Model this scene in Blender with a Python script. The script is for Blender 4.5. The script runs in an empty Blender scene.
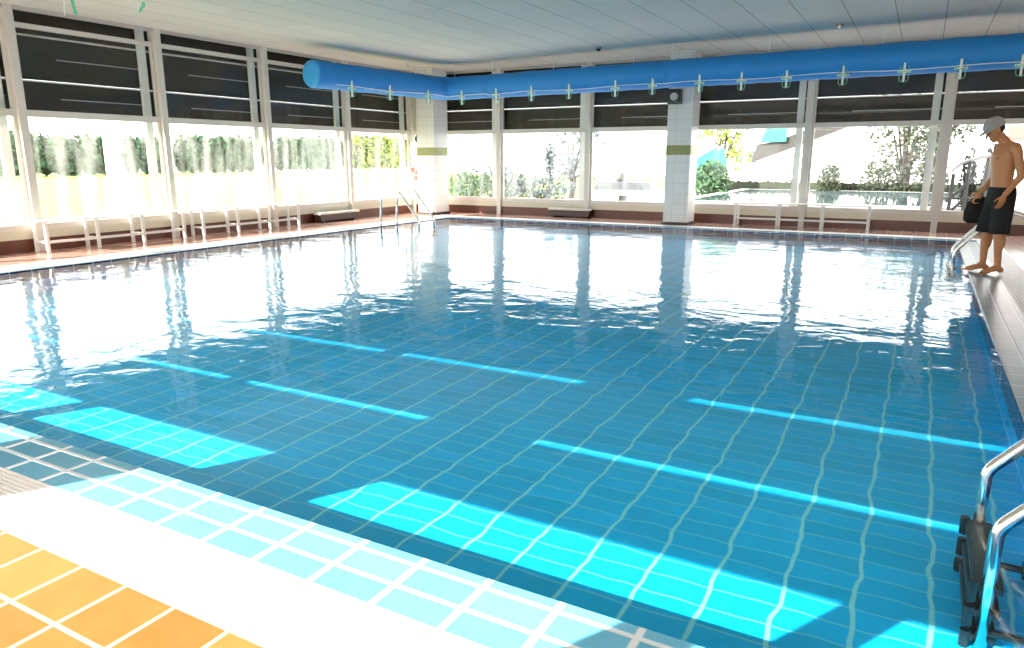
import bpy, bmesh, math, random
from mathutils import Vector, Matrix, Quaternion
random.seed(7)
SC = bpy.context.scene
COL = SC.collection
PI = math.pi

# ------------------------------------------------------------------ helpers
class MB:
    """collects shapes in one bmesh, linked as one mesh object"""
    def __init__(s): s.bm = bmesh.new()
    def box(s, x0, x1, y0, y1, z0, z1, m=None):
        v = [s.bm.verts.new(p) for p in ((x0,y0,z0),(x1,y0,z0),(x1,y1,z0),(x0,y1,z0),(x0,y0,z1),(x1,y0,z1),(x1,y1,z1),(x0,y1,z1))]
        if m is not None:
            for q in v: q.co = m @ q.co
        for f in ((0,3,2,1),(4,5,6,7),(0,1,5,4),(1,2,6,5),(2,3,7,6),(3,0,4,7)):
            s.bm.faces.new([v[i] for i in f])
        return s
    def prism(s, pts, a, b, axis='z'):
        def P(p, t): return {'z':(p[0],p[1],t),'y':(p[0],t,p[1]),'x':(t,p[0],p[1])}[axis]
        A = [s.bm.verts.new(P(p,a)) for p in pts]; B = [s.bm.verts.new(P(p,b)) for p in pts]
        n = len(pts)
        s.bm.faces.new(A[::-1]); s.bm.faces.new(B)
        for i in range(n): s.bm.faces.new((A[i],A[(i+1)%n],B[(i+1)%n],B[i]))
        return s
    def tube(s, pts, r, n=12, cap=True):
        pts = [Vector(p) for p in pts]; k = len(pts)
        rs = r if isinstance(r,(list,tuple)) else [r]*k
        up = None; rings = []
        for i,p in enumerate(pts):
            t = (pts[min(i+1,k-1)]-pts[max(i-1,0)]).normalized()
            if up is None:
                up = Vector((0,0,1)) if abs(t.z)<.9 else Vector((1,0,0))
            u = (up - t*up.dot(t)).normalized(); w = t.cross(u); up = u
            rings.append([s.bm.verts.new(p+(u*math.cos(a)+w*math.sin(a))*rs[i]) for a in [2*PI*j/n for j in range(n)]])
        for a,b in zip(rings,rings[1:]):
            for j in range(n): s.bm.faces.new((a[j],a[(j+1)%n],b[(j+1)%n],b[j]))
        if cap: s.bm.faces.new(rings[0][::-1]); s.bm.faces.new(rings[-1])
        return s
    def ball(s, c, r, sc=(1,1,1), seg=16, rot=None):
        m = Matrix.Translation(c) @ (rot.to_4x4() if rot else Matrix()) @ Matrix.Diagonal((*[r*q for q in sc],1))
        bmesh.ops.create_uvsphere(s.bm, u_segments=seg, v_segments=max(6,seg*2//3), radius=1, matrix=m); return s
    def ring(s, c, R, r, axis='y', n=20, m=8):
        c = Vector(c); ax = {'x':(Vector((0,1,0)),Vector((0,0,1)),Vector((1,0,0))),'y':(Vector((1,0,0)),Vector((0,0,1)),Vector((0,1,0))),'z':(Vector((1,0,0)),Vector((0,1,0)),Vector((0,0,1)))}[axis]
        R_ = []
        for i in range(n):
            a = 2*PI*i/n; d = ax[0]*math.cos(a)+ax[1]*math.sin(a)
            R_.append([s.bm.verts.new(c+d*(R+r*math.cos(b))+ax[2]*(r*math.sin(b))) for b in [2*PI*j/m for j in range(m)]])
        for i in range(n):
            a,b = R_[i],R_[(i+1)%n]
            for j in range(m): s.bm.faces.new((a[j],a[(j+1)%m],b[(j+1)%m],b[j]))
        return s
    def build(s, name, mat, parent=None, smooth=False, bevel=0):
        bmesh.ops.recalc_face_normals(s.bm, faces=s.bm.faces)
        me = bpy.data.meshes.new(name); s.bm.to_mesh(me); s.bm.free()
        o = bpy.data.objects.new(name, me); COL.objects.link(o)
        if mat: me.materials.append(mat)
        if smooth:
            for p in me.polygons: p.use_smooth = True
        if parent:
            o.parent = parent
            o.matrix_parent_inverse = Matrix.Translation(-Vector(parent.location)) if parent.get('_abs') else Matrix()
        if bevel:
            b = o.modifiers.new('bevel','BEVEL'); b.width = bevel; b.segments = 2; b.limit_method = 'ANGLE'
        return o

def empty(name, loc=(0,0,0), rz=0):
    o = bpy.data.objects.new(name, None); COL.objects.link(o)
    o.location = loc; o.rotation_euler = (0,0,rz); o.empty_display_size = .2
    return o
def tag(o, label=None, cat=None, group=None, kind=None):
    if label: o['label'] = label
    if cat: o['category'] = cat
    if group: o['group'] = group
    if kind: o['kind'] = kind
    return o
def struct(o): o['kind'] = 'structure'; return o
def copy_tree(o, parent=None):
    c = o.copy(); COL.objects.link(c)
    if parent is not None: c.parent = parent
    for ch in list(o.children): copy_tree(ch, c)
    return c

# ------------------------------------------------------------------ materials
def mat(name, col, rough=.5, metal=0, spec=.5, noise=0, nscale=6, bump=0, bscale=40, coat=0):
    m = bpy.data.materials.new(name); m.use_nodes = True
    nt = m.node_tree; b = nt.nodes['Principled BSDF']
    b.inputs['Base Color'].default_value = (*col,1); b.inputs['Roughness'].default_value = rough
    b.inputs['Metallic'].default_value = metal; b.inputs['Specular IOR Level'].default_value = spec
    b.inputs['Coat Weight'].default_value = coat
    tc = nt.nodes.new('ShaderNodeTexCoord')
    n = nt.nodes.new('ShaderNodeTexNoise'); n.inputs['Scale'].default_value = nscale; n.inputs['Detail'].default_value = 4
    nt.links.new(tc.outputs['Object'], n.inputs['Vector'])
    r = nt.nodes.new('ShaderNodeMapRange'); r.inputs['To Min'].default_value = 1-max(noise,.03); r.inputs['To Max'].default_value = 1+max(noise,.03)
    nt.links.new(n.outputs['Fac'], r.inputs['Value'])
    x = nt.nodes.new('ShaderNodeVectorMath'); x.operation = 'SCALE'; x.inputs[0].default_value = col
    nt.links.new(r.outputs[0], x.inputs['Scale']); nt.links.new(x.outputs[0], b.inputs['Base Color'])
    if bump:
        n2 = nt.nodes.new('ShaderNodeTexNoise'); n2.inputs['Scale'].default_value = bscale
        nt.links.new(tc.outputs['Object'], n2.inputs['Vector'])
        bp = nt.nodes.new('ShaderNodeBump'); bp.inputs['Strength'].default_value = bump; bp.inputs['Distance'].default_value = .01
        nt.links.new(n2.outputs['Fac'], bp.inputs['Height']); nt.links.new(bp.outputs[0], b.inputs['Normal'])
    return m

class NT:
    def __init__(s, m): s.nt = m.node_tree
    def n(s, t, **k):
        q = s.nt.nodes.new(t)
        for a,b in k.items(): setattr(q,a,b)
        return q
    def l(s, a, b): s.nt.links.new(a,b)
    def math(s, op, a, b=None, clamp=False):
        q = s.n('ShaderNodeMath', operation=op, use_clamp=clamp)
        for i,v in enumerate((a,b)):
            if v is None: continue
            if isinstance(v,(int,float)): q.inputs[i].default_value = v
            else: s.l(v,q.inputs[i])
        return q.outputs[0]

def tile_mat(name, base, grout, px, py, ox, oy, wx, wy, axes='xy', rough=.25, var=.06, wob=0, spec=.5, hue=None, gx_amt=1, gy_amt=1, bump=.3):
    """grid of tiles; axes pick which object axes run across and up; px,py periods; wx,wy joint widths"""
    m = bpy.data.materials.new(name); m.use_nodes = True; T = NT(m)
    b = m.node_tree.nodes['Principled BSDF']; b.inputs['Roughness'].default_value = rough; b.inputs['Specular IOR Level'].default_value = spec
    tc = T.n('ShaderNodeTexCoord'); vec = tc.outputs['Object']
    if wob:
        n = T.n('ShaderNodeTexNoise'); n.inputs['Scale'].default_value = 5; n.inputs['Detail'].default_value = 1
        T.l(vec, n.inputs['Vector'])
        a = T.n('ShaderNodeVectorMath', operation='SUBTRACT'); T.l(n.outputs['Color'], a.inputs[0]); a.inputs[1].default_value = (.5,.5,.5)
        c = T.n('ShaderNodeVectorMath', operation='SCALE'); T.l(a.outputs[0], c.inputs[0]); c.inputs['Scale'].default_value = wob
        d = T.n('ShaderNodeVectorMath', operation='ADD'); T.l(vec, d.inputs[0]); T.l(c.outputs[0], d.inputs[1]); vec = d.outputs[0]
    sp = T.n('ShaderNodeSeparateXYZ'); T.l(vec, sp.inputs[0])
    ch = {'x':0,'y':1,'z':2}
    def line(out, p, o, w):
        t = T.math('DIVIDE', T.math('SUBTRACT', out, o), p)
        fr = T.math('FRACT', t)
        d = T.math('MINIMUM', fr, T.math('SUBTRACT', 1, fr))      # 0 at a joint
        mr = T.n('ShaderNodeMapRange', interpolation_type='SMOOTHSTEP'); T.l(d, mr.inputs['Value'])
        mr.inputs['From Min'].default_value = .5*w/p*.6; mr.inputs['From Max'].default_value = .5*w/p*1.4
        mr.inputs['To Min'].default_value = 1; mr.inputs['To Max'].default_value = 0
        return mr.outputs[0], T.math('FLOOR', t)
    gx, ix = line(sp.outputs[ch[axes[0]]], px, ox, wx); gy, iy = line(sp.outputs[ch[axes[1]]], py, oy, wy)
    g = T.math('MAXIMUM', T.math('MULTIPLY', gx, gx_amt), T.math('MULTIPLY', gy, gy_amt), clamp=True)
    cx = T.n('ShaderNodeCombineXYZ'); T.l(ix, cx.inputs[0]); T.l(iy, cx.inputs[1])
    wn = T.n('ShaderNodeTexWhiteNoise', noise_dimensions='2D'); T.l(cx.outputs[0], wn.inputs['Vector'])
    nz = T.n('ShaderNodeTexNoise'); nz.inputs['Scale'].default_value = 12; nz.inputs['Detail'].default_value = 5; T.l(tc.outputs['Object'], nz.inputs['Vector'])
    s = T.math('ADD', T.math('MULTIPLY', T.math('SUBTRACT', wn.outputs['Value'], .5), var*2), T.math('MULTIPLY', T.math('SUBTRACT', nz.outputs['Fac'], .5), var*2))
    if hue:
        mc = T.n('ShaderNodeMix', data_type='RGBA'); T.l(T.math('ADD', T.math('MULTIPLY', s, 2.2), .5, clamp=True), mc.inputs[0])
        mc.inputs[6].default_value = (*base,1); mc.inputs[7].default_value = (*hue,1); bc = mc.outputs[2]
    else:
        v = T.n('ShaderNodeVectorMath', operation='SCALE'); v.inputs[0].default_value = base; T.l(T.math('ADD', s, 1), v.inputs['Scale']); bc = v.outputs[0]
    mx = T.n('ShaderNodeMix', data_type='RGBA'); T.l(g, mx.inputs[0]); T.l(bc, mx.inputs[6]); mx.inputs[7].default_value = (*grout,1)
    T.l(mx.outputs[2], b.inputs['Base Color'])
    if bump:
        bp = T.n('ShaderNodeBump', invert=True); bp.inputs['Strength'].default_value = bump; bp.inputs['Distance'].default_value = .004
        T.l(g, bp.inputs['Height']); T.l(bp.outputs[0], b.inputs['Normal'])
    return m

WT_X, WT_Y = .245, .12
M = {}
M['orange'] = tile_mat('terracotta tile', (.43,.12,.024), (.62,.52,.36), .225,.22, -2.215+.225*20,.945, .014,.014, rough=.35, var=.20, hue=(.53,.19,.05))
M['orange_side'] = tile_mat('overexposed wet terracotta tile', (.50,.27,.21), (.6,.46,.40), .225,.22, 0,.945, .012,.012, rough=.14, var=.08, hue=(.60,.36,.29), spec=.8)  # same terracotta, wet gloss; the paler pink has the overexposed light painted in
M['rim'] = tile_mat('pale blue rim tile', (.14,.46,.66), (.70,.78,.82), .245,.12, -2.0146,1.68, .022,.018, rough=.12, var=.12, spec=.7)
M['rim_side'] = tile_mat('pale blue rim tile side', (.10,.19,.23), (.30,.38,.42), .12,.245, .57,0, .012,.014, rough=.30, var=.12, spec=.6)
PF = (.003,.53,.97)
M['pool_floor'] = tile_mat('pool floor tile', PF, (.28,.82,.97), .245,.12, .195,0, .016,.009, rough=.5, var=.08, wob=.05, gy_amt=.55, bump=0, spec=.2)
M['pool_wall_x'] = tile_mat('pool wall tile', (.004,.42,.80), (.25,.65,.85), .245,.12, 0,-.12, .012,.010, axes='xz', rough=.5, var=.05, bump=0, spec=.2)
M['pool_wall_y'] = tile_mat('pool wall tile side', (.004,.42,.80), (.25,.65,.85), .245,.12, 0,-.12, .012,.010, axes='yz', rough=.5, var=.05, bump=0, spec=.2)
M['navy_x'] = tile_mat('navy waterline tile', (.004,.02,.14), (.35,.5,.65), .245,.12, .195,0, .012,.003, axes='xz', rough=.2, bump=0)
M['navy_y'] = tile_mat('navy waterline tile side', (.004,.02,.14), (.35,.5,.65), .245,.12, 0,0, .012,.003, axes='yz', rough=.2, bump=0)
M['grate'] = mat('white plastic grate', (.82,.80,.76), .4)
M['frame'] = mat('off white painted aluminium', (.66,.62,.56), .4, noise=.03)
M['sill'] = mat('cream sill', (.62,.58,.46), .5)
M['brown'] = mat('red brown glazed skirting tile', (.11,.026,.010), .35, noise=.12, nscale=3)
M['slat'] = mat('dark brown shutter slat', (.022,.015,.011), .45, noise=.25, nscale=2, bump=.1)
M['slat_highlight'] = mat('painted highlight of the slat', (.48,.45,.48), .4, noise=.3, nscale=9)  # pale tone paints the bright line of light along each board
M['white'] = mat('white paint', (.80,.79,.77), .55)
M['wall'] = mat('white plaster', (.72,.70,.66), .8, noise=.03)
M['pil'] = tile_mat('white pillar tile', (.72,.71,.68), (.5,.49,.46), .25,.2, 0,0, .006,.006, axes='xz', rough=.3, var=.02)
M['pil_y'] = tile_mat('white pillar tile side', (.72,.71,.68), (.5,.49,.46), .25,.2, 0,0, .006,.006, axes='yz', rough=.3, var=.02)
M['olive'] = mat('olive green tile band', (.22,.24,.05), .3)
M['darkbrown'] = mat('dark brown plinth', (.05,.02,.014), .4)
M['ceil'] = tile_mat('ceiling panel', (.60,.57,.53), (.22,.20,.19), .6,1.2, .04,.3, .012,.008, rough=.85, var=.03, gy_amt=.35, bump=.2)
M['duct'] = mat('blue textile duct', (.018,.25,.68), .6, noise=.08, nscale=3, bump=.5, bscale=9)
M['duct_cap'] = mat('blue textile duct cap', (.04,.36,.80), .6, noise=.05)
M['cord'] = mat('white cord', (.85,.85,.85), .5)
M['orn_w'] = mat('white ornament plastic', (.85,.92,.86), .4)
M['orn_g'] = mat('green ornament foil', (.10,.52,.32), .35)
M['steel'] = mat('stainless steel', (.72,.70,.66), .16, metal=1)
M['black'] = mat('black plastic', (.012,.012,.014), .4)
M['black_cloth'] = mat('black cloth', (.010,.010,.012), .85, noise=.2, bump=.4, bscale=60)
M['skin'] = mat('skin', (.50,.225,.095), .5, noise=.06, nscale=5)
M['skin_dark'] = mat('areola', (.20,.07,.04), .6)
M['cap'] = mat('grey cap fabric', (.36,.35,.34), .6, noise=.2, nscale=20)
M['hair'] = mat('dark brown hair', (.03,.018,.012), .8)
M['eye'] = mat('eye', (.03,.02,.02), .3)
M['speaker_cone'] = mat('pale speaker cone', (.55,.53,.48), .5)
M['red'] = mat('red petals', (.28,.02,.012), .6)
M['leafdark'] = mat('dark leaves', (.010,.017,.006), .7)
M['chrome_grey'] = mat('grey sensor plastic', (.25,.25,.26), .4)

def two_sided_ior(T, fr, ior):
    # a thin interface reflects alike from both sides
    g = T.n('ShaderNodeNewGeometry')
    T.l(T.math('ADD', T.math('MULTIPLY', g.outputs['Backfacing'], 1/ior-ior), ior), fr.inputs[0])
def glass_mat(name, tint=(.98,.99,.98), f=1.0, streak=0):
    m = bpy.data.materials.new(name); m.use_nodes = True; T = NT(m); nt = m.node_tree
    nt.nodes.remove(nt.nodes['Principled BSDF']); out = nt.nodes['Material Output']
    tr = T.n('ShaderNodeBsdfTransparent'); tr.inputs[0].default_value = (*tint,1)
    gl = T.n('ShaderNodeBsdfGlossy'); gl.inputs['Roughness'].default_value = .01
    fr = T.n('ShaderNodeFresnel'); two_sided_ior(T, fr, 1.45)
    mx = T.n('ShaderNodeMixShader'); T.l(T.math('MULTIPLY', fr.outputs[0], f), mx.inputs[0]); T.l(tr.outputs[0], mx.inputs[1]); T.l(gl.outputs[0], mx.inputs[2])
    last = mx.outputs[0]
    if streak:      # dried water streaks and condensation on the pane
        tc = T.n('ShaderNodeTexCoord'); mp = T.n('ShaderNodeMapping'); mp.inputs['Scale'].default_value = (3,3,.5)
        T.l(tc.outputs['Object'], mp.inputs[0]); nz = T.n('ShaderNodeTexNoise'); nz.inputs['Scale'].default_value = 1.6; nz.inputs['Detail'].default_value = 5
        T.l(mp.outputs[0], nz.inputs['Vector'])
        mr = T.n('ShaderNodeMapRange'); mr.inputs['From Min'].default_value = .38; mr.inputs['From Max'].default_value = .75; mr.inputs['To Max'].default_value = streak
        T.l(nz.outputs['Fac'], mr.inputs['Value'])
        tl = T.n('ShaderNodeBsdfTranslucent'); tl.inputs[0].default_value = (.9,.92,.9,1)
        m2 = T.n('ShaderNodeMixShader'); T.l(mr.outputs[0], m2.inputs[0]); T.l(last, m2.inputs[1]); T.l(tl.outputs[0], m2.inputs[2]); last = m2.outputs[0]
    T.l(last, out.inputs[0])
    return m
M['glass'] = glass_mat('window glass', f=.45)
M['glass_streak'] = glass_mat('streaked window glass', f=.45, streak=.10)

REFRACT = False
def water_mat():
    m = bpy.data.materials.new('pool water'); m.use_nodes = True; T = NT(m); nt = m.node_tree
    nt.nodes.remove(nt.nodes['Principled BSDF']); out = nt.nodes['Material Output']
    geo = T.n('ShaderNodeTexCoord')
    def noise(sc, det, mp_scale=(1,1,1), dist=0):
        mp = T.n('ShaderNodeMapping'); mp.inputs['Scale'].default_value = mp_scale; T.l(geo.outputs['Object'], mp.inputs[0])
        n = T.n('ShaderNodeTexNoise'); n.inputs['Scale'].default_value = sc; n.inputs['Detail'].default_value = det; n.inputs['Distortion'].default_value = dist
        T.l(mp.outputs[0], n.inputs['Vector']); return n.outputs['Fac']
    h = T.math('ADD', T.math('MULTIPLY', noise(1.3,2,(1,1.3,1),.6), 1.0), T.math('MULTIPLY', noise(5.5,2,(1,1.2,1),.8), .23))
    h = T.math('ADD', h, T.math('MULTIPLY', noise(15,2,(1,1.3,1),.5), .05))
    bp = T.n('ShaderNodeBump'); bp.inputs['Strength'].default_value = 1; bp.inputs['Distance'].default_value = WAVE
    T.l(h, bp.inputs['Height'])
    fr = T.n('ShaderNodeFresnel'); two_sided_ior(T, fr, 1.333); T.l(bp.outputs[0], fr.inputs['Normal'])
    gl = T.n('ShaderNodeBsdfGlossy'); gl.inputs['Roughness'].default_value = .015; T.l(bp.outputs[0], gl.inputs['Normal'])
    if REFRACT:
        tr = T.n('ShaderNodeBsdfRefraction'); tr.inputs['IOR'].default_value = 1.333; tr.inputs['Roughness'].default_value = 0; T.l(bp.outputs[0], tr.inputs['Normal'])
    else:
        tr = T.n('ShaderNodeBsdfTransparent')
    tr.inputs[0].default_value = (.80,.97,1,1)
    mx = T.n('ShaderNodeMixShader'); T.l(fr.outputs[0], mx.inputs[0]); T.l(tr.outputs[0], mx.inputs[1]); T.l(gl.outputs[0], mx.inputs[2])
    T.l(mx.outputs[0], out.inputs[0])
    return m
WAVE = .012
M['water'] = water_mat()

# ------------------------------------------------------------------ dimensions (metres)
XL, XR = -10.80, 3.6
YN, YB = -1.2, 14.96
ZC = 3.25
PX0, PX1, PY0, PY1 = -9.05, .57, 1.73, 13.45
RIM, GR = .28, .29
ZT = 1.88

# ------------------------------------------------------------------ floor / deck
def ring_part(name, mat_, a, b, z0=-.12, z1=0, sides='nfrl'):
    """a: inner offset from the pool edge, b: outer offset"""
    o = []
    for s in sides:
        mb = MB()
        if s=='n': mb.box(PX0-b,PX1+b,PY0-b,PY0-a,z0,z1)
        if s=='f': mb.box(PX0-b,PX1+b,PY1+a,PY1+b,z0,z1)
        if s=='l': mb.box(PX0-b,PX0-a,PY0-a,PY1+a,z0,z1)
        if s=='r': mb.box(PX1+a,PX1+b,PY0-a,PY1+a,z0,z1)
        q = mb.build(name, mat_[s]); struct(q); o.append(q)
    return o
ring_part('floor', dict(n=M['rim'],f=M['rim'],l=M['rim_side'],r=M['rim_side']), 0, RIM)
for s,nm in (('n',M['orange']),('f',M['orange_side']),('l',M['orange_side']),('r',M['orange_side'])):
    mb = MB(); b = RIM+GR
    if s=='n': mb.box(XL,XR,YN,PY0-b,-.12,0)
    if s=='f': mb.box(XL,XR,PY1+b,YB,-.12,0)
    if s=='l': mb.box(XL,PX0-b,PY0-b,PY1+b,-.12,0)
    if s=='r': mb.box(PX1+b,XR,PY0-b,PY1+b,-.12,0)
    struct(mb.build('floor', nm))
# white overflow grates: ribs running along the edge on cross bars
def grate(side, label):
    mb = MB(); n = 13; a, b = RIM, RIM+GR
    w = (b-a)/n
    for i in range(n):
        c = a + w*(i+.5)
        if side in 'nf':
            y = PY0-c if side=='n' else PY1+c
            mb.box(PX0-b,PX1+b,y-w*.36,y+w*.36,-.022,.0)
        else:
            x = PX0-c if side=='l' else PX1+c
            mb.box(x-w*.36,x+w*.36,PY0-a,PY1+a,-.022,.0)
    # cross bars + channel bottom
    if side in 'nf':
        y0,y1 = (PY0-b,PY0-a) if side=='n' else (PY1+a,PY1+b)
        x = PX0-b+.05
        while x < PX1+b: mb.box(x,x+.012,y0,y1,-.03,-.004); x += .5
        ch = MB().box(PX0-b,PX1+b,y0,y1,-.12,-.06)
    else:
        x0,x1 = (PX0-b,PX0-a) if side=='l' else (PX1+a,PX1+b)
        y = PY0+.05
        while y < PY1: mb.box(x0,x1,y,y+.012,-.03,-.004); y += .5
        ch = MB().box(x0,x1,PY0-a,PY1+a,-.12,-.06)
    o = mb.build('overflow_grate', M['grate']); tag(o, label, 'grate', 'overflow grates around the pool')
    struct(ch.build('floor', M['wall']))
grate('n','white ribbed overflow grate beside the sunlit orange tiles in front')
grate('f','white ribbed overflow grate along the far edge of the pool, by the pillars')
grate('l','white ribbed overflow grate along the pool edge facing the long benches')
grate('r','white ribbed overflow grate the shirtless man stands beside')

# ------------------------------------------------------------------ pool basin
FLOORZ = [(PY0-.02,-.33),(2.7,-.32),(3.84,-.29),(4.93,-.26),(6.1,-.235),(8,-.22),(PY1+.02,-.21)]
if REFRACT: FLOORZ = [(PY0-.02,-.9),(PY1+.02,-.9)]
mb = MB()
def fz(y):
    for (a,za),(b,zb) in zip(FLOORZ,FLOORZ[1:]):
        if y<=b: 
            t=(y-a)/(b-a); return za+(zb-za)*t
    return FLOORZ[-1][1]
NS = 48; ys = [PY0-.02+(PY1-PY0+.04)*i/NS for i in range(NS+1)]
zs = [fz(y) for y in ys]
for _ in range(3): zs = [zs[0]]+[(zs[i-1]+zs[i]*2+zs[i+1])/4 for i in range(1,NS)]+[zs[-1]]
ys = ys; pts = list(zip(ys,zs))
mb.prism(pts+[(ys[-1],-1.1),(ys[0],-1.1)], PX0, PX1, axis='x')
pf = mb.build('floor', M['pool_floor']); struct(pf)
for p in pf.data.polygons: p.use_smooth = False
T_ = .12
struct(MB().box(PX0-T_,PX1+T_,PY0-T_,PY0,-1.1,-.12).build('wall_near', M['pool_wall_x']))
struct(MB().box(PX0-T_,PX1+T_,PY1,PY1+T_,-1.1,-.12).build('wall_far', M['pool_wall_x']))
struct(MB().box(PX0-T_,PX0,PY0,PY1,-1.1,-.12).build('wall_left', M['pool_wall_y']))
struct(MB().box(PX1,PX1+T_,PY0,PY1,-1.1,-.12).build('wall_right', M['pool_wall_y']))
# navy waterline course, 4 mm proud of the rim blocks
e = .004
struct(MB().box(PX0,PX1,PY0,PY0+e,-.13,-.006).build('trim_1', M['navy_x']))
struct(MB().box(PX0,PX1,PY1-e,PY1,-.13,-.006).build('trim_2', M['navy_x']))
struct(MB().box(PX0,PX0+e,PY0+e,PY1-e,-.13,-.006).build('trim_3', M['navy_y']))
struct(MB().box(PX1-e,PX1,PY0+e,PY1-e,-.13,-.006).build('trim_4', M['navy_y']))
# water surface: one plane
bm = bmesh.new(); v = [bm.verts.new(p) for p in ((PX0,PY0,-.012),(PX1,PY0,-.012),(PX1,PY1,-.012),(PX0,PY1,-.012))]; bm.faces.new(v)
me = bpy.data.meshes.new('water'); bm.to_mesh(me); wo = bpy.data.objects.new('water', me); COL.objects.link(wo); me.materials.append(M['water']); struct(wo)

# ------------------------------------------------------------------ ceiling
struct(MB().box(XL-.2,XR+.2,YN-.2,YB+.2,ZC,ZC+.2).build('ceiling', M['ceil']))
tr = mat('ceiling edge trim', (.50,.46,.42), .7)
struct(MB().box(XL,XR,YB-.06,YB,ZC-.05,ZC).build('trim_5', tr))
struct(MB().box(XL,XL+.06,YN,YB,ZC-.05,ZC).build('trim_6', tr))

# ------------------------------------------------------------------ window walls
# local frame of a wall: u along the wall, w outward (away from the room), z up
def wall_xf(kind):
    if kind=='left':  return Matrix(((0,-1,0,XL),(1,0,0,0),(0,0,1,0),(0,0,0,1)))     # u=Y, w=-X
    if kind=='back':  return Matrix(((1,0,0,0),(0,1,0,YB),(0,0,1,0),(0,0,0,1)))      # u=X, w=+Y
    if kind=='near':  return Matrix(((1,0,0,0),(0,-1,0,YN),(0,0,1,0),(0,0,0,1)))     # u=X, w=-Y
def window(kind, idx, u0, u1, streak=True, slits=(2.335,2.915)):
    ZT = 1.91 if kind=='near' else 1.88
    m = wall_xf(kind); e_ = empty('window_%d'%idx); struct(e_)
    fr = MB(); g = .04
    for z0,z1 in ((.30,.38),(ZT-.05,ZT+.04),(2.985,3.045)):
        fr.box(u0,u1,-.03,.05,z0,z1,m)
    fr.box(u0,u0+g,-.02,.04,.38,3.2,m); fr.box(u1-g,u1,-.02,.04,.38,3.2,m)
    fr.build('window_frame', M['frame'], e_)
    MB().box(u0+g,u1-g,.006,.012,.38,ZT-.05,m).build('pane', M['glass_streak'] if streak else M['glass'], e_)
    MB().box(u0+g,u1-g,.006,.012,ZT+.04,2.985,m).build('pane', M['glass'], e_)
    # shutter slats outside the upper pane: tall boards with a narrow gap between
    zb = [ZT-.02]+[s for s in slits]+[ZC+.05]; g2 = .022 if kind=='near' else .0035
    for a,b in zip(zb,zb[1:]):
        a_ = a+g2; b_ = b-g2
        s = MB().box(u0-.049,u1+.049,.14,.17,a_,b_,m).build('shutter_board', M['slat'], e_)
        MB().box(u0-.049,u1+.049,.125,.14,b_-.022,b_,m).build('board_highlight', M['slat_highlight'], s)  # pale strip painted as the highlight at the board's top
        # thin stiffener lip half way up the board, in the same highlight colour
        k = (a_+b_)/2
        if b>3.1: continue
        MB().box(u0+(u1-u0)*.3,u1-.03,.125,.14,k-.006,k+.006,m).build('stiffener', M['slat_highlight'], s)
    # bracket that carries the boards at one end
    if kind!='near': MB().box(u1-.20,u1-.08,.07,.125,.30,ZC-.02,m).build('shutter_post', M['white'], e_)
    return e_
def mullion(m, u, w=.10, d=.12):
    return MB().box(u-w/2,u+w/2,-d+.04,.06,0.0,ZC,m)
LY = [-.80,1.36,3.52,5.697,7.865,10.034,12.226,14.449]
BX = [-8.627,-6.406,-4.19,-1.953,.256,2.46]
# near wall: mullions where their shadows fall on the deck
NXM = [-8.95,-6.80,-4.82,-2.13,.10,2.30]
i = 0
wl = empty('wall_left'); struct(wl); wb = empty('wall_back'); struct(wb); wn = empty('wall_near'); struct(wn)
for k,(lst,lo,hi,W) in dict(left=(LY,YN,YB,wl), back=(BX,XL,XR,wb), near=(NXM,XL,XR,wn)).items():
    m = wall_xf(k)
    base = MB().box(lo,hi,-.0,.20,-.12,.0,m); base.box(lo,hi,0,.16,0,.30,m)
    base.build('masonry', M['wall'], W)
    MB().box(lo,hi,-.015,0,0.0,.18,m).build('skirting', M['brown'], W)
    MB().box(lo,hi,-.03,0,.18,.30,m).build('sill', M['sill'], W)
    for u in lst:
        wd = .5 if (k=='near' and abs(u+4.82)<.01) else .10
        mb_ = MB().box(u-wd/2,u+wd/2,-.08,.06 if wd<.3 else .4,0.0,ZC,m)
        mb_.build('mullion', M['frame'], W)
    ed = [lo]+lst+[hi]
    for a,b in zip(ed,ed[1:]):
        if b-a<.25: continue
        i += 1
        ha = .25 if (k=='near' and abs(a+4.82)<.01) else (.05 if a!=lo else 0); hb = .25 if (k=='near' and abs(b+4.82)<.01) else (.05 if b!=hi else 0)
        window(k, i, a+ha, b-hb, streak=(k=='left' or (k=='back' and b<-4)), slits={'near':(2.37,2.99),'left':(2.335,2.93),'back':(2.38,)}[k])
# solid right wall
struct(MB().box(XR,XR+.2,YN,YB+.2,-.12,ZC).build('wall_right', M['wall']))

# pillars
def pillar(nm, x0, x1, y0, y1):
    e_ = empty(nm); struct(e_)
    MB().box(x0,x1,y0,y1,.05,1.34).box(x0,x1,y0,y1,1.52,ZC).build('shaft', M['pil'], e_)
    MB().box(x0-.004,x1+.004,y0-.004,y1+.004,1.34,1.52).build('tile_band', M['olive'], e_)
    MB().box(x0-.02,x1+.02,y0-.02,y1+.02,0,.05).build('plinth', M['darkbrown'], e_)
    return e_
pillar('pillar_1', -10.28,-9.80, 14.0,14.55)
pillar('pillar_2', -4.42,-3.94, 14.12,14.62)

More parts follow.
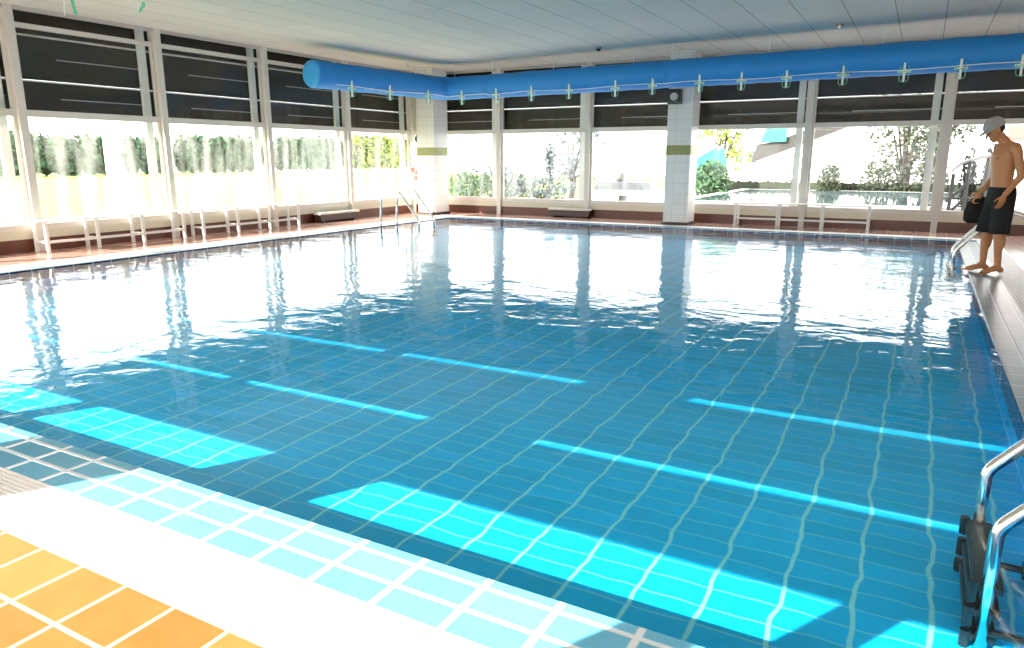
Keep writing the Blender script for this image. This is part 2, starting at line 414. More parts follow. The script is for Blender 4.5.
# ------------------------------------------------------------------ blue textile duct
def bend_path(pts, R, n=8):
    pts = [Vector(p) for p in pts]; out = [pts[0]]
    for a,b,c in zip(pts,pts[1:],pts[2:]):
        d1 = (a-b).normalized(); d2 = (c-b).normalized()
        ang = d1.angle(d2); t = R/math.tan(ang/2); t = min(t,(a-b).length*.45,(c-b).length*.45)
        p,q = b+d1*t, b+d2*t
        for j in range(n+1):
            s = j/n; out.append(p*(1-s)**2+b*2*s*(1-s)+q*s*s)
    out.append(pts[-1]); return out
dz = 2.75
dpath = bend_path([(-9.76,10.20,dz),(-9.30,13.78,dz),(-8.1,13.73,dz),(-4.15,13.34,dz),(1.05,12.94,dz),(XR,12.72,dz)], .35)
dense = []
for a,b in zip(dpath,dpath[1:]):
    n = max(1,int((b-a).length/.12))
    for j in range(n): dense.append(a.lerp(b,j/n))
dense.append(dpath[-1])
du = empty('air_duct', (0,0,0)); tag(du, 'long blue fabric air duct hung below the ceiling, bending in the far corner', 'air duct')
rr = [.24+.004*math.sin(i*.9)+.003*math.sin(i*2.3) for i in range(len(dense))]
MB().tube(dense, rr, 24).build('duct_sleeve', M['duct'], du, smooth=True)
d0 = (dense[1]-dense[0]).normalized()
cap_ = MB(); cap_.tube([dense[0]-d0*.05,dense[0]-d0*.03,dense[0]+d0*.02],[.15,.225,.246],24); cap_.build('end_cap', M['duct_cap'], du, smooth=True)
for k in range(6,len(dense),14):
    p = dense[k]; MB().tube([p+Vector((0,0,.235)),Vector((p.x,p.y,ZC))],.006,6).build('hanger_wire', M['cord'], du)
# garland cord running along the room side of the duct
def side_off(k, r=.25, a=-35):
    p = dense[k]; t = (dense[min(k+1,len(dense)-1)]-dense[max(k-1,0)]).normalized(); n = Vector((t.y,-t.x,0))
    a = math.radians(a); return p+n*(r*math.cos(a))+Vector((0,0,r*math.sin(a)))
cord = MB().tube([side_off(k,.262,-42+3*math.sin(k*.35)) for k in range(3,len(dense)-2)],.007,6)
tag(cord.build('garland_cord', M['cord']), 'thin white cord strung along the side of the blue duct', 'cord')

# cross ornaments hanging from the cord
def make_orn(x,y,z,ang,label,group,name='cross_ornament'):
    e_ = empty(name,(x,y,z),ang)
    tag(e_, label, 'ornament', group)
    MB().box(-.016,.016,-.012,.012,-.17,.12).box(-.085,.085,-.010,.010,-.035,-.005).build('cross', M['orn_w'], e_, bevel=.004)
    b = MB()
    for s in (-1,1): b.tube([(s*.055,0,.06),(s*.065,-.01,-.02),(s*.06,0,-.14),(s*.03,0,-.17)],.006,6)
    b.ring((0,0,-.03),.062,.006,'z',14,6)
    b.build('foil_ribbon', M['orn_g'], e_)
    return e_
def nearest(x=None,y=None):
    if x is not None:
        return min((k for k in range(len(dense)) if dense[k].y>13.2 or dense[k].x>-3.9), key=lambda k: abs(dense[k].x-x) if dense[k].x>-9.2 else 99)
    return min((k for k in range(len(dense)) if dense[k].x<-9.2), key=lambda k: abs(dense[k].y-y))
ords = ['first','second','third','fourth','fifth','sixth','seventh','eighth','ninth','tenth','eleventh','twelfth','thirteenth','fourteenth','fifteenth','sixteenth']
spots = [('y',10.9),('y',11.95),('y',13.0)]+[('x',v) for v in (-8.75,-7.82,-6.93,-6.07,-5.14,-4.35,-3.51,-2.80,-2.06,-1.24,-.46,.34,1.03)]
for n_,(c,v) in enumerate(spots):
    k = nearest(y=v) if c=='y' else nearest(x=v)
    p = side_off(k,.275,-38)
    make_orn(p.x,p.y,p.z-.02,(PI/2-.15 if c=='y' else 0)+random.uniform(-.25,.25),
        'white and green cross ornament on the duct cord, %s from the capped duct end'%ords[n_],'cross ornaments along the blue duct')
# green ribbons of the same garland near the left wall top
def ribbon(x,y,label,l,tilt):
    e_ = empty('hanging_ribbon',(x,y,ZC),.5); tag(e_,label,'ribbon','green ribbons hanging from the ceiling')
    pts = [(0,0,0),(.02+tilt*.3,0,-l*.35),(tilt,0,-l*.75),(tilt*1.3,0.01,-l)]
    b = MB()
    for (a,c) in zip(pts,pts[1:]):
        b.prism([(a[0]-.02,a[2]),(a[0]+.02,a[2]),(c[0]+.02,c[2]),(c[0]-.02,c[2])],-.003,.003,'y')
    b.build('strip', M['orn_g'], e_)
    MB().tube([(-.06,0,0),(-.07,0,-l*.5),(-.085,0,-l*1.05)],.008,6).build('white_strip', M['orn_w'], e_)
ribbon(-9.75,4.95,'green and white ribbon hanging at the top of the outermost left mullion',.42,.05)
ribbon(-9.45,5.76,'green ribbon beside a white strand, below the ceiling above the first full window',.24,.05)
ribbon(-9.1,6.52,'short green ribbon at the ceiling just before the second full left window',.12,-.05)

# ceiling sensors
def sensor(x,y,label,tilt=0):
    e_ = empty('ceiling_detector',(x,y,ZC)); tag(e_,label,'detector','ceiling detectors')
    MB().tube([(0,0,0),(0,0,-.03)],.055,16).build('base', M['chrome_grey'], e_, smooth=False)
    MB().tube([(0,0,-.03),(0,0,-.055),(0,0,-.07)],[.04,.035,.015],14).build('head', M['black'] if tilt else M['white'], e_)
sensor(-5.43,13.02,'small dark detector on the ceiling above the middle windows',1)
sensor(-1.34,12.6,'small pale detector on the ceiling above the right windows')
# speaker on the pillar
sp = empty('loudspeaker',(-4.27,14.12,2.42)); tag(sp,'small black box loudspeaker with pale cone mounted on the white pillar','loudspeaker')
MB().box(-.13,.13,-.14,-.02,-.14,.13).build('cabinet', M['black'], sp, bevel=.012)
MB().tube([(0,-.141,-.01),(0,-.15,-.01),(0,-.138,-.01)],[.075,.07,.03],20).build('cone', M['speaker_cone'], sp)
MB().ring((0,-.145,-.01),.082,.008,'y').build('cone_ring', M['black'], sp)
MB().box(-.03,.03,-.02,.0,-.05,.05).build('bracket', M['black'], sp)

# ------------------------------------------------------------------ benches
def make_bench(nleg, sp_, label, group, depth=.34):
    e_ = empty('bench'); tag(e_, label, 'bench', group)
    L = (nleg-1)*sp_
    s = MB()
    for k in range(4):
        y = -depth/2+.03+k*(depth-.06)/3
        s.box(-.12,L+.12,y-.035,y+.035,.425,.445)
    s.build('seat', M['white'], e_)
    for k in range(nleg):
        for sd in (-1,1):
            MB().box(k*sp_-.02,k*sp_+.02,sd*(depth/2-.03)-.02,sd*(depth/2-.03)+.02,0,.425).build('leg', M['white'], e_)
        MB().box(k*sp_-.015,k*sp_+.015,-depth/2+.05,depth/2-.05,.13,.16).build('cross_rail', M['white'], e_)
    MB().box(.02,L-.02,-depth/2+.015,-depth/2+.045,.13,.165).build('lower_rail', M['white'], e_)
    return e_
b1 = make_bench(4,.72,'long low white slatted bench of the window pair, farthest from the corner pillar','low white benches by the windows')
b1.location = (XL+.24,5.62,0); b1.rotation_euler = (0,0,PI/2)
b2 = copy_tree(b1); b2.location = (XL+.24,8.15,0); b2['label'] = 'long low white slatted bench between the other bench and the low dark heater'
for b in (b1,b2): b.rotation_euler = (0,0,PI/2)
b3 = make_bench(4,.78,'low white bench at the window wall between the white pillar and the man','low white benches by the windows'); b3.location = (-3.12,YB-.27,0)

# low convector boxes
def convector(x,y,rz,L,label):
    e_ = empty('low_convector',(x,y,0),rz); tag(e_,label,'heater','low heaters at the foot of the windows')
    MB().box(-L/2,L/2,-.09,.09,.03,.16).build('casing', M['darkbrown'], e_, bevel=.01)
    MB().box(-L/2-.02,L/2+.02,-.11,.09,.16,.20).build('top_grille', M['frame'], e_, bevel=.006)
    for s in (-1,1): MB().box(s*L*.4-.03,s*L*.4+.03,-.08,.08,0,.03).build('foot', M['black'], e_)
convector(XL+.17,11.6,PI/2,1.15,'low dark convector with pale top under the fourth left window')
convector(-6.75,YB-.16,0,.95,'low dark convector with pale top under the middle back windows')

# ------------------------------------------------------------------ ladders
def make_ladder(name_label, group, foot=.92):
    """local: +x towards the deck, x=0 is the rail in the water, y across"""
    e_ = empty('pool_ladder'); tag(e_, name_label, 'ladder', group)
    for s in (-.25,.25):
        pts = bend_path([(0,s,-.33),(0,s,.12),(.45,s,.66),(foot-.03,s,.52),(foot,s,0.0)], .10, 7)
        # no bend limit issues: rail as one tube
        MB().tube(pts,.0215,14).build('handrail', M['steel'], e_, smooth=True)
        MB().tube([(foot,s,.0),(foot,s,.012),(foot,s,.03)],[.05,.048,.026],16).build('floor_flange', M['steel'], e_, smooth=True)
        MB().tube([(0,s,-.25),(.18,s,-.25)],.014,8).tube([(.16,s,-.25),(.2,s,-.25)],.035,12).build('wall_bumper', M['black'], e_)
    for z in (-.10,-.19,-.28) if not REFRACT else (-.14,-.38,-.62):
        t = MB().box(-.045,.045,-.255,.255,z-.014,z+.014).build('tread', M['black'], e_, bevel=.008)
        for s in (-.25,.25): MB().tube([(-.045,s,z+.02),(-.045,s,z-.05)],.016,10).build('tread_bracket', M['black'], t)
    return e_
l1 = make_ladder('chrome ladder close to the camera with black treads visible under water','chrome pool ladders'); l1.location=(.33,2.85,0)
l2 = copy_tree(l1); l2.location=(.45,11.0,0); l2['label']='chrome ladder beside the shirtless man'
l3 = copy_tree(l1); l3.location=(-8.27,11.5,0); l3.rotation_euler=(0,0,PI); l3['label']='chrome ladder arching over the far left edge, near the corner pillar'

# ------------------------------------------------------------------ hanging flower decoration in the corner
hd = empty('flower_garland',(-10.42,14.2,0)); tag(hd,'strand of red flowers and dark leaves hanging at the corner window','garland')
MB().tube([(0,0,1.75),(.01,0,1.4),(-.02,0,1.0),(0,0,.6)],.007,6).tube([(0,0,1.75),(0,0,1.9)],.005,6).build('strand', M['leafdark'], hd)
MB().ball((0,0,1.72),.07,(1,.6,1.2),12).build('knot', M['leafdark'], hd)
MB().tube([(.02,0,1.5),(.03,0,1.3),(.01,0,1.15)],[.02,.04,.02],8).build('bow_tail', M['leafdark'], hd)
for k,(dx,z) in enumerate([(-.14,1.02),(.03,1.08),(.12,1.06),(-.03,.95),(.1,.97),(-.06,.83),(.05,.62)]):
    fb = MB()
    for j in range(6):
        a = j*PI/3+k; fb.ball((dx+.035*math.cos(a),-.01,z+.035*math.sin(a)),.03,(1,.4,1),8)
    fb.build('flower', M['red'] if k<6 else M['leafdark'], hd)

# ------------------------------------------------------------------ the man
def caps(b, p, q, r1, r2, n=10):
    p,q = Vector(p),Vector(q); k = 6
    pts=[]; rs=[]
    d=(q-p).normalized()
    for j in range(4,0,-1):
        a=j/4*PI/2; pts.append(p-d*r1*math.sin(a)); rs.append(max(.002,r1*math.cos(a)))
    for j in range(k+1):
        t=j/k; pts.append(p.lerp(q,t)); rs.append(r1+(r2-r1)*t)
    for j in range(1,5):
        a=j/4*PI/2; pts.append(q+d*r2*math.sin(a)); rs.append(max(.002,r2*math.cos(a)))
    b.tube(pts,rs,n)
def loft(b, secs, n=20):
    """secs: (cx,cy,z,rx,ry) ellipses stacked along z"""
    rings=[]
    for cx,cy,z,rx,ry in secs:
        rings.append([b.bm.verts.new((cx+rx*math.cos(2*PI*j/n),cy+ry*math.sin(2*PI*j/n),z)) for j in range(n)])
    for a,c in zip(rings,rings[1:]):
        for j in range(n): b.bm.faces.new((a[j],a[(j+1)%n],c[(j+1)%n],c[j]))
    b.bm.faces.new(rings[0][::-1]); b.bm.faces.new(rings[-1])
man = empty('person',(.765,9.80,0),math.radians(18)); tag(man,'shirtless man in grey cap and black shorts standing at the pool edge looking down','person')
# local: faces -x, his left side is -y (towards the camera)
b = MB()
# torso
loft(b,[(.02,0,.84,.09,.15),(.02,0,.90,.115,.165),(.015,0,.98,.108,.155),(.0,0,1.06,.10,.145),(-.005,0,1.15,.108,.155),(-.01,0,1.24,.118,.170),(-.005,0,1.32,.118,.180),(.01,0,1.385,.100,.172),(.02,0,1.425,.075,.12),(.01,0,1.455,.055,.06)])
b.ball((-.055,-.085,1.285),.075,(.7,1,.75),12); b.ball((-.055,.085,1.285),.075,(.7,1,.75),12)
for s in (-1,1): b.ball((.01,s*.175,1.375),.068,(1,1,1),14)
caps(b,(.0,0,1.42),(-.085,0,1.515),.058,.054)                        # neck, leaning forward
# head, tilted down
hc = Vector((-.14,0,1.575)); R = Matrix.Rotation(math.radians(-36),3,'Y')
def H_(x,y,z): return hc+R@Vector((x,y,z))
b.ball(H_(.012,0,.03),.10,(.98,.78,.92),20,R)
b.ball(H_(-.03,0,-.055),.07,(.85,.78,.95),16,R)
b.ball(H_(-.062,0,-.098),.03,(.8,1,.7),12,R)                        # chin
caps(b,H_(-.088,0,.005),H_(-.112,0,-.028),.010,.014)               # nose
b.ball(H_(-.083,0,-.066),.02,(.6,1.2,.6),10,R)                       # lips
b.ball(H_(-.078,0,.022),.03,(.5,1.9,.4),10,R)                        # brow
for s in (-1,1): b.ball(H_(.005,s*.080,-.012),.026,(.6,.35,1.1),10,R) # ears
# legs
def leg(hip,knee,ank,toe_dir,s):
    caps(b,hip,knee,.082,.054,12); caps(b,knee,ank,.050,.033,12)
    kn,an = Vector(knee),Vector(ank)
    m_ = kn.lerp(an,.3)+Vector((.022,0,0)); b.ball(m_,.052,(1,.9,2.0),12)
    d = Vector((*toe_dir,0)).normalized(); sd = Vector((-d.y,d.x,0))
    heel = an+Vector((0,0,-.045))-d*.035; caps(b,heel+Vector((0,0,.012)),an+d*.02,.034,.032)
    caps(b,an+d*.03+Vector((0,0,-.02)),an+d*.15+Vector((0,0,-.052)),.036,.022)
    b.ball(an+d*.12+Vector((0,0,-.058)),.045,(1.1,1,.42),12)
    for k in range(5):
        o_ = sd*(k-2)*.019*(1 if s>0 else -1)
        caps(b,an+d*(.13)+o_+Vector((0,0,-.062)),an+d*(.205-.012*k)+o_+Vector((0,0,-.066)),.012,.010,8)
leg((.02,-.09,.86),(.0,-.10,.48),(.045,-.10,.085),(-1,-.12),-1)
leg((.02,.09,.86),(-.045,.10,.48),(-.03,.10,.085),(-1,.15),1)
# arms: his left arm (near the camera) hangs with a bent elbow, hand in front of the thigh
def hand(w, d, palm_n, thumb):
    """w wrist, d direction of fingers, palm normal, thumb direction"""
    d = Vector(d).normalized(); pn = Vector(palm_n); pn = (pn-d*pn.dot(d)).normalized(); sd = d.cross(pn)
    if sd.dot(Vector(thumb))<0: sd = -sd
    w = Vector(w)
    rot = Matrix((sd,d,pn)).transposed()
    b.ball(w+d*.05,.042,(1,1.15,.42),12,rot)
    for k,(o_,L) in enumerate(((.030,.070),(.010,.080),(-.010,.075),(-.029,.058))):
        a = w+d*.085+sd*o_; m1 = a+d*L*.5+pn*.008; m2 = a+d*L*.85+pn*.028
        caps(b,a,m1,.0100,.0092,8); caps(b,m1,m2,.0092,.0078,8)
    t0 = w+d*.03+sd*.032; t1 = w+d*.062+sd*.062+pn*.008; t2 = w+d*.09+sd*.066+pn*.02
    caps(b,t0,t1,.013,.011,8); caps(b,t1,t2,.011,.009,8)
sh,el,wr = (.02,-.215,1.36),(.075,-.265,1.09),(-.055,-.250,.885)
caps(b,sh,el,.050,.040,12); caps(b,el,wr,.041,.027,12); hand(wr,(-.25,.02,-1),(-.3,1,0),(-1,0,0))
sh,el,wr = (.02,.215,1.36),(.04,.265,1.08),(-.085,.265,.90)
caps(b,sh,el,.050,.040,12); caps(b,el,wr,.041,.027,12); hand(wr,(-.45,-.05,-1),(-.3,-1,0),(-1,0,0))
body = b.build('body', M['skin'], man, smooth=True)
r_ = body.modifiers.new('remesh','REMESH'); r_.mode='VOXEL'; r_.voxel_size=.0075; r_.use_smooth_shade=True
s_ = body.modifiers.new('smooth','SMOOTH'); s_.factor=.5; s_.iterations=3
for s in (-1,1):
    MB().ball((-.108,s*.095,1.275),.013,(.5,1,1),10).build('nipple', M['skin_dark'], man)
    MB().ball(H_(-.080,s*.030,.004),.009,(.7,1.2,.6),8,R).build('eye', M['eye'], man)
c = MB(); c.ball(H_(.014,0,.045),.112,(1,.82,.86),24,R)
bmesh.ops.bisect_plane(c.bm, geom=c.bm.verts[:]+c.bm.edges[:]+c.bm.faces[:], plane_co=H_(0,0,.022), plane_no=R@Vector((.12,0,1)), clear_inner=True)
bo = [e_ for e_ in c.bm.edges if e_.is_boundary]; bmesh.ops.holes_fill(c.bm, edges=bo)
c.build('cap', M['cap'], man, smooth=True)
c = MB(); c.prism([(-.085,-.07),(-.085,.07),(-.13,.055),(-.155,.02),(-.155,-.02),(-.13,-.055)],.028,.036,'z')
for v_ in c.bm.verts: v_.co = hc+R@v_.co
c.build('cap_visor', M['cap'], man)
hb = MB(); hb.ball(H_(.045,0,.0),.082,(.72,.98,.72),16,R); hb.build('hair', M['hair'], man, smooth=True)
# shorts: waist tube and two leg tubes
b = MB()
loft(b,[(.02,0,.965,.122,.168),(.02,0,.93,.128,.175),(.02,0,.88,.135,.185),(.015,0,.80,.135,.190),(.01,0,.74,.12,.18)],24)
loft(b,[(.018,-.095,.86,.11,.098),(.01,-.10,.70,.110,.098),(.005,-.105,.56,.106,.094),(.003,-.105,.455,.108,.094)],18)
loft(b,[(.018,.095,.86,.11,.098),(-.005,.10,.70,.110,.098),(-.03,.105,.56,.106,.094),(-.042,.105,.455,.108,.094)],18)
sh_ = b.build('shorts', M['black_cloth'], man, smooth=True)
r_ = sh_.modifiers.new('remesh','REMESH'); r_.mode='VOXEL'; r_.voxel_size=.011; r_.use_smooth_shade=True
# dark bag held in his far hand
bg = empty('cloth_bag',(.585,10.04,.02),math.radians(18)); tag(bg,'black cloth bag hanging from the hand of the shirtless man','bag')
b = MB(); loft(b,[(0,0,.52,.09,.05),(0,0,.55,.13,.075),(0,0,.66,.135,.08),(.01,0,.76,.11,.06),(.01,0,.82,.06,.03)],18); b.build('pouch', M['black_cloth'], bg, smooth=True)
MB().tube([(-.05,0,.80),(-.03,0,.87),(.0,0,.9),(.03,0,.87),(.05,0,.80)],.008,8).build('bag_handle', M['black_cloth'], bg)

# ------------------------------------------------------------------ outside
M['lawn'] = mat('sunlit lawn', (.17,.20,.02), .9, noise=.25, nscale=.4)
M['paving'] = mat('pale terrace paving', (.62,.60,.57), .8, noise=.06, nscale=1)
M['hedge'] = mat('hedge leaves', (.035,.085,.035), .8, noise=.3, nscale=3)
M['hedge_y'] = mat('hedge leaves with sunlit tint', (.17,.23,.015), .8, noise=.3, nscale=3)  # brighter copy of the hedge leaves, sunlight put into the colour
M['leaf'] = mat('tree leaves', (.018,.03,.010), .7, noise=.3)
M['leaf_l'] = mat('pale tree leaves', (.16,.22,.08), .7, noise=.3)
M['bark'] = mat('bark', (.03,.022,.016), .9, noise=.3, nscale=8)
M['build'] = mat('white rendered facade', (.80,.79,.76), .8)
M['roofd'] = mat('dark roof edge', (.010,.009,.008), .7)
M['turq'] = mat('turquoise slide plastic', (.008,.13,.10), .35)
M['carw'] = mat('pale car paint', (.62,.64,.66), .3, coat=1)
M['carg'] = mat('car glass', (.05,.06,.07), .1)
M['redp'] = mat('red awning cloth', (.55,.06,.05), .7)
M['metal_d'] = mat('dark metal', (.03,.03,.032), .5)
M['canvas'] = mat('grey parasol canvas', (.30,.31,.32), .8)
struct(MB().box(-95,XL-.2,-30,60,-.2,-.12).build('ground', M['lawn']))
struct(MB().box(XL-.2,40,YB+.2,60,-.2,-.121).build('terrace_ground', M['paving']))
struct(MB().box(XL-.2,40,-30,YN-.2,-.2,-.121).build('terrace_ground', M['paving']))

def foliage(b, c, R_, n, size, flat=.0):
    c = Vector(c)
    for _ in range(n):
        while True:
            d = Vector((random.uniform(-1,1),random.uniform(-1,1),random.uniform(-1,1)))
            if .2<d.length<=1: break
        p = c+Vector((d.x*R_[0],d.y*R_[1],d.z*R_[2]))
        q = Quaternion((random.gauss(0,1),random.gauss(0,1),random.gauss(0,1),random.gauss(0,1))).normalized()
        s = size*random.uniform(.6,1.3)
        vs = [b.bm.verts.new(p+q@Vector(v_)*s) for v_ in ((-.5,0,0),(0,-.28,.05),(.5,0,0),(0,.28,.05))]
        b.bm.faces.new(vs)
def hedge(x,y0,y1,h,label,m_,rounded=.6):
    e_ = empty('hedge',(x,(y0+y1)/2,-.12)); tag(e_,label,'hedge','hedges beyond the lawn')
    L=(y1-y0)/2; b=MB()
    k=int((y1-y0)/1.1)
    for j in range(k):
        y=-L+(j+.5)*2*L/k; hh=h*random.uniform(.93,1.03)
        b.ball((0,y,hh*.5),.75,(1.2,1.0,hh/1.5*.98),10)
    b.build('branches', M['leafdark'], e_)
    b=MB()
    for j in range(k):
        y=-L+(j+.5)*2*L/k; foliage(b,(.25,y,h*.5),(1.1,.85,h*.52),260,.55)
    b.build('leaves', m_, e_)
HX = -62
def tree(name,x,y,h,cr,label,group,m_,trunk=.14,n=1500,crown_h=.45,base=-.12,leaf=.28,cat='tree',clusters=9):
    e_ = empty(name,(x,y,base)); tag(e_,label,cat,group)
    b=MB(); b.tube([(0,0,0),(.1,0,h*.25),(-.05,.1,h*.5),(.05,0,h*.8)],[trunk,trunk*.8,trunk*.6,trunk*.25],8)
    cs=[]
    for j in range(clusters):
        a=j*2.4; r=cr*random.uniform(.3,.8); z=h*(1-crown_h)+h*crown_h*random.uniform(.1,.95)
        cs.append((r*math.cos(a),r*math.sin(a),z))
        b.tube([(0,0,h*(1-crown_h)*random.uniform(.6,1)),(cs[-1][0]*.5,cs[-1][1]*.5,z*.85),cs[-1]],[trunk*.35,trunk*.25,trunk*.1],6)
    b.build('trunk', M['bark'], e_)
    b=MB()
    for c_ in cs: foliage(b,c_,(cr*.42,cr*.42,h*crown_h*.25),n//clusters,leaf)
    b.build('crown', m_, e_)
    return e_
def bush(x,y,r,h,label,m_,group='shrubs on the terrace',n=900,leaf=.14):
    e_ = empty('bush',(x,y,-.12)); tag(e_,label,'bush',group)
    b=MB(); foliage(b,(0,0,h*.5),(r,r,h*.5),n,leaf); b.build('leaves', m_, e_)
    b=MB()
    for j in range(7): 
        a=j*.9; b.tube([(0,0,0),(r*.4*math.cos(a),r*.4*math.sin(a),h*.55),(r*.7*math.cos(a),r*.7*math.sin(a),h*.85)],[.03,.02,.01],5)
    b.build('stems', M['bark'], e_)
    return e_
# left: lawn, hedges, lamp post
hedge(HX,30.0,39.4,3.35,'grey-green clipped hedge seen through the first full left window',M['hedge'])
hedge(HX,41.0,45.0,3.45,'short piece of hedge beyond the lawn, right of the pale post',M['hedge'])
hedge(HX,46.2,56.5,3.6,'hedge beyond the lawn seen through the second left window',M['hedge'])
hedge(HX,58.4,69.2,3.9,'dark green hedge seen through the third left window',M['hedge'])
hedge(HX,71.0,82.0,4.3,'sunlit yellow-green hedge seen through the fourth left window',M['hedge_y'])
lp = empty('garden_post',(-15,9.62,-.12)); tag(lp,'pale round post standing on the lawn outside the first full left window','post')
MB().tube([(0,0,0),(0,0,2.6)],.13,16).build('shaft', M['white'], lp, smooth=True)
MB().tube([(0,0,2.6),(0,0,2.68),(0,0,2.72)],[.17,.17,.05],16).build('cap', M['white'], lp)
MB().box(-.2,.2,-.2,.2,0,.08).build('footing', M['paving'], lp)
# back, left half: misty shrubs, thin tree, covered table
M['leaf_b'] = mat('grey blue shrub leaves', (.06,.085,.10), .8, noise=.3)
bush(-12.7,20.0,.75,1.1,'leafy green bush outside the back window next to the corner pillar',M['hedge'])
bush(-11.9,20.8,.75,1.35,'grey-blue bush beside the leafy green bush outside the corner window',M['leaf_b'])
bush(-11.3,22.3,1.3,.85,'low spreading grey bush outside the second back window',M['leaf_b'])
tree('cypress',-11.1,22.6,1.9,.2,'thin dark upright conifer outside the second back window','trees on the terrace',M['leaf_b'],.05,500,.85,leaf=.12,cat='tree',clusters=7)
tree('tree',-10.9,24,2.5,1.0,'pale slender tree outside the second back window','trees on the terrace',M['leaf_b'],.11,800,.75,leaf=.15)
gt = empty('garden_table',(-7.55,20.2,-.12)); tag(gt,'low garden table with grey cover and a pot on it, outside the third back window','table')
MB().prism([(-.75,.52),(.75,.52),(.66,.74),(-.62,.74)],-.4,.4,'y').build('cover', mat('grey cover cloth',(.13,.14,.15),.8), gt)
MB().box(-.75,.75,-.42,.42,.38,.52).build('table_top', M['white'], gt)
MB().tube([(0,0,0),(0,0,.38)],.12,12).build('pedestal', M['metal_d'], gt)
for s in (-1,1): MB().box(s*.66-.03,s*.66+.03,-.35,.35,.0,.38).build('leg', M['white'], gt)
pt = MB().tube([(-7.65,20.2,.62),(-7.65,20.2,.86),(-7.65,20.2,.9)],[.11,.14,.12],14).build('plant_pot', mat('dark grey pot',(.1,.1,.1),.7)); tag(pt,'dark pot standing on the grey-covered garden table','pot')
# back, right half
bush(-5.45,22,.55,1.35,'dark green bush at the foot of the turquoise slide, next to the white pillar',M['hedge'],n=1400)
M['leaf_y'] = mat('yellow green leaves', (.17,.23,.01), .8, noise=.3)
tree('tree',-6.3,27,2.9,1.0,'bright yellow-green tree just right of the white pillar','trees on the terrace',M['leaf_y'],.08,900,.6,leaf=.16)
sl = empty('water_slide',(-5.7,24,-.12)); tag(sl,'turquoise slide with sloping chute next to the white pillar','slide')
MB().prism([(-.95,.45),(.15,1.05),(.15,1.2),(-.95,.60)],-.45,.45,'y').build('chute', M['turq'], sl)
for s in (-1,1): MB().prism([(-.95,.45),(.15,1.05),(-.05,1.75),(-.95,1.25)],s*.45-.02,s*.45+.02,'y').build('side_wall', M['turq'], sl)
for a,b_ in ((-.8,.5),(.05,1.0)):
    for s in (-1,1): MB().tube([(a,s*.38,0),(a,s*.38,b_)],.04,10).build('support_post', M['white'], sl)
# white building behind, with a sloping roof line
bd = empty('building',(-3,36,-.12)); tag(bd,'white building with sloping dark roof edges beyond the garden','building')
MB().prism([(-6.2,0),(3.0,0),(3.0,2.15),(.6,2.7),(-.9,2.7),(-3.4,1.5),(-5.0,2.35),(-6.2,2.35)],0,5,'y').build('facade', M['build'], bd)
MB().prism([(-4.1,1.2),(.15,2.84),(.15,3.35),(-1.0,3.0),(-3.1,2.15),(-3.9,2.05)],-.16,-.02,'y').build('roof_edge', M['roofd'], bd)
MB().prism([(-3.75,2.1),(-2.6,2.15),(-2.6,2.75),(-3.5,2.75)],-.35,-.18,'y').build('awning', M['turq'], bd)
for x in (-4.7,-4.1): MB().box(x-.18,x+.18,-.03,.05,1.2,1.75).build('window', M['carg'], bd)
# dark low hedge line with pale coping, in front of it the outdoor pool
lh = empty('low_hedge',(-2.4,26,-.12)); tag(lh,'low dark hedge running behind the outdoor pool','hedge')
b=MB()
for j in range(64): foliage(b,(-4.1+j*.13,.15*math.sin(j*.1),.46),(.14,.2,.24),60,.11)
b.build('leaves', M['leafdark'], lh)
MB().box(-4.1,4.2,-.1,.1,.0,.62).build('branches', M['leafdark'], lh)
op = MB().box(-5.2,3.2,17.2,25.0,-.12,.30); 
o_ = op.build('trim_7', M['paving']); struct(o_)
M['outwater'] = mat('outdoor pool water', (.08,.12,.14), .05, spec=.9)
struct(MB().box(-4.9,2.9,17.5,24.7,.30,.306).build('water', M['outwater']))
bush(-2.55,24.9,.36,1.25,'round dark clipped bush behind the outdoor pool',M['leaf'],n=1500,leaf=.10)
tree('tree',-.55,27.2,3.6,1.35,'dark branching tree outside the right back window, left of the man','trees on the terrace',M['leaf'],.13,1100,.8,leaf=.17,clusters=13)
tree('tree',.35,28.5,4.2,1.1,'taller thin tree partly behind the mullion left of the man','trees on the terrace',M['leaf'],.12,700,.75,leaf=.17,clusters=9)
for x,y,r,h,l in ((-1.2,26.6,.6,1.4,'dense green bush between the round clipped bush and the trunk of the branching tree'),(.25,26.9,.5,1.5,'dense green bush between the branching tree and the black climbing frame')):
    bush(x,y,r,h,l,M['leaf'],n=900,leaf=.13)
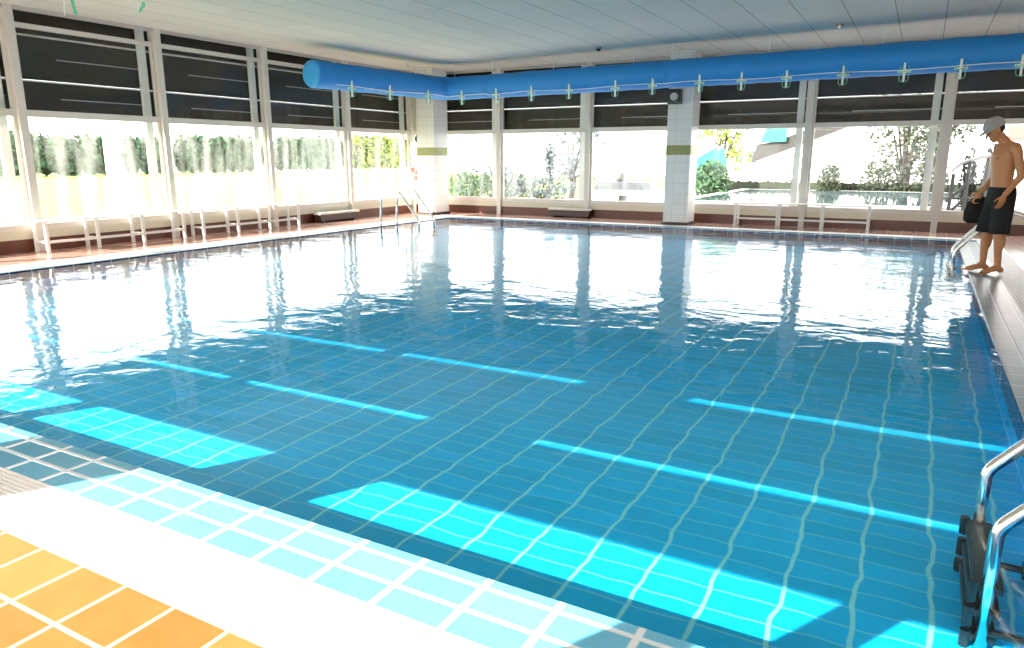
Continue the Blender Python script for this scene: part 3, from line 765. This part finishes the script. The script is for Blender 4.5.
# dark frame with swing bars
pf_ = empty('play_frame',(.75,17.0,-.12)); tag(pf_,'black climbing frame with crossed bars outside the window beside the man','climbing frame')
for x in (-.42,-.25,.0,.30,.42,.62): MB().tube([(x,0,0),(x+.02,0,1.35 if x>-.2 else 1.1)],.035 if x!=.30 else .05,8).build('post', M['metal_d'], pf_)
for a,b_ in (((-.42,0,.1),(.0,0,.62)),((-.15,0,.05),(.30,0,.55)),((-.3,0,.55),(.1,0,1.0))): MB().tube([a,b_],.03,8).build('brace', M['metal_d'], pf_)
for z in (.18,.62): MB().tube([(-.5,0,z),(.7,0,z)],.025,8).build('crossbar', M['metal_d'], pf_)
MB().tube([(-.28,.0,1.15),(-.1,0,1.32),(.2,0,1.42),(.5,0,1.46)],.035,8).build('arched_bar', mat('grey paint',(.25,.25,.26),.5), pf_)
bush(.80,17.6,.16,1.65,'tall dark climbing plant on the black climbing frame',M['leafdark'],n=500,leaf=.10)
bush(1.18,17.6,.18,1.7,'tall dark shrub between the climbing frame and the man',M['leafdark'],n=500,leaf=.11)
aw = empty('awning',(3.0,30,1.95)); tag(aw,'red awning strip outside, behind the bare shoulder of the man','awning')
MB().prism([(0,.42),(-.5,.0),(-.5,-.12),(.0,.3)],-.7,1.2,'x').build('cloth', M['redp'], aw)
for s in (-.6,1.1): MB().tube([(s,-.45,0),(s,-.45,-2.07)],.04,8).build('post', M['white'], aw)

# ------------------------------------------------------------------ light, sky, camera
w = bpy.data.worlds.new('World'); SC.world = w; w.use_nodes = True
bg_ = w.node_tree.nodes['Background']; bg_.inputs[0].default_value = (1,.99,.98,1); bg_.inputs[1].default_value = 1.5
sun = bpy.data.lights.new('sun','SUN'); sun.energy = 5.6; sun.angle = math.radians(.35); sun.color = (1,.93,.82)
so = bpy.data.objects.new('sun', sun); COL.objects.link(so)
hd_ = Vector((.485,.875,0)).normalized(); d = Vector((hd_.x,hd_.y,-math.tan(math.radians(25.9))))
so.rotation_euler = d.to_track_quat('-Z','Y').to_euler(); so.location=(0,-10,10)
cam = bpy.data.cameras.new('camera'); co = bpy.data.objects.new('camera', cam); COL.objects.link(co)
cam.sensor_fit='HORIZONTAL'; cam.sensor_width = 36; cam.lens = 725.76*36/1024; cam.clip_start=.05; cam.clip_end=500
co.location = (0,0,1.27)
p_,yw = .224,.507
f = Vector((-math.sin(yw)*math.cos(p_),math.cos(yw)*math.cos(p_),-math.sin(p_)))
co.rotation_euler = f.to_track_quat('-Z','Y').to_euler()
SC.camera = co
vs = SC.view_settings; vs.view_transform='Standard'; vs.look='None'; vs.gamma=1; vs.use_curve_mapping=False; vs.exposure = 2.15
cy = SC.cycles
cy.max_bounces=10; cy.diffuse_bounces=5; cy.glossy_bounces=5; cy.transparent_max_bounces=16; cy.transmission_bounces=6
cy.use_denoising=True; cy.sample_clamp_indirect=8; cy.caustics_reflective=True; cy.blur_glossy=.6; cy.caustics_refractive=False
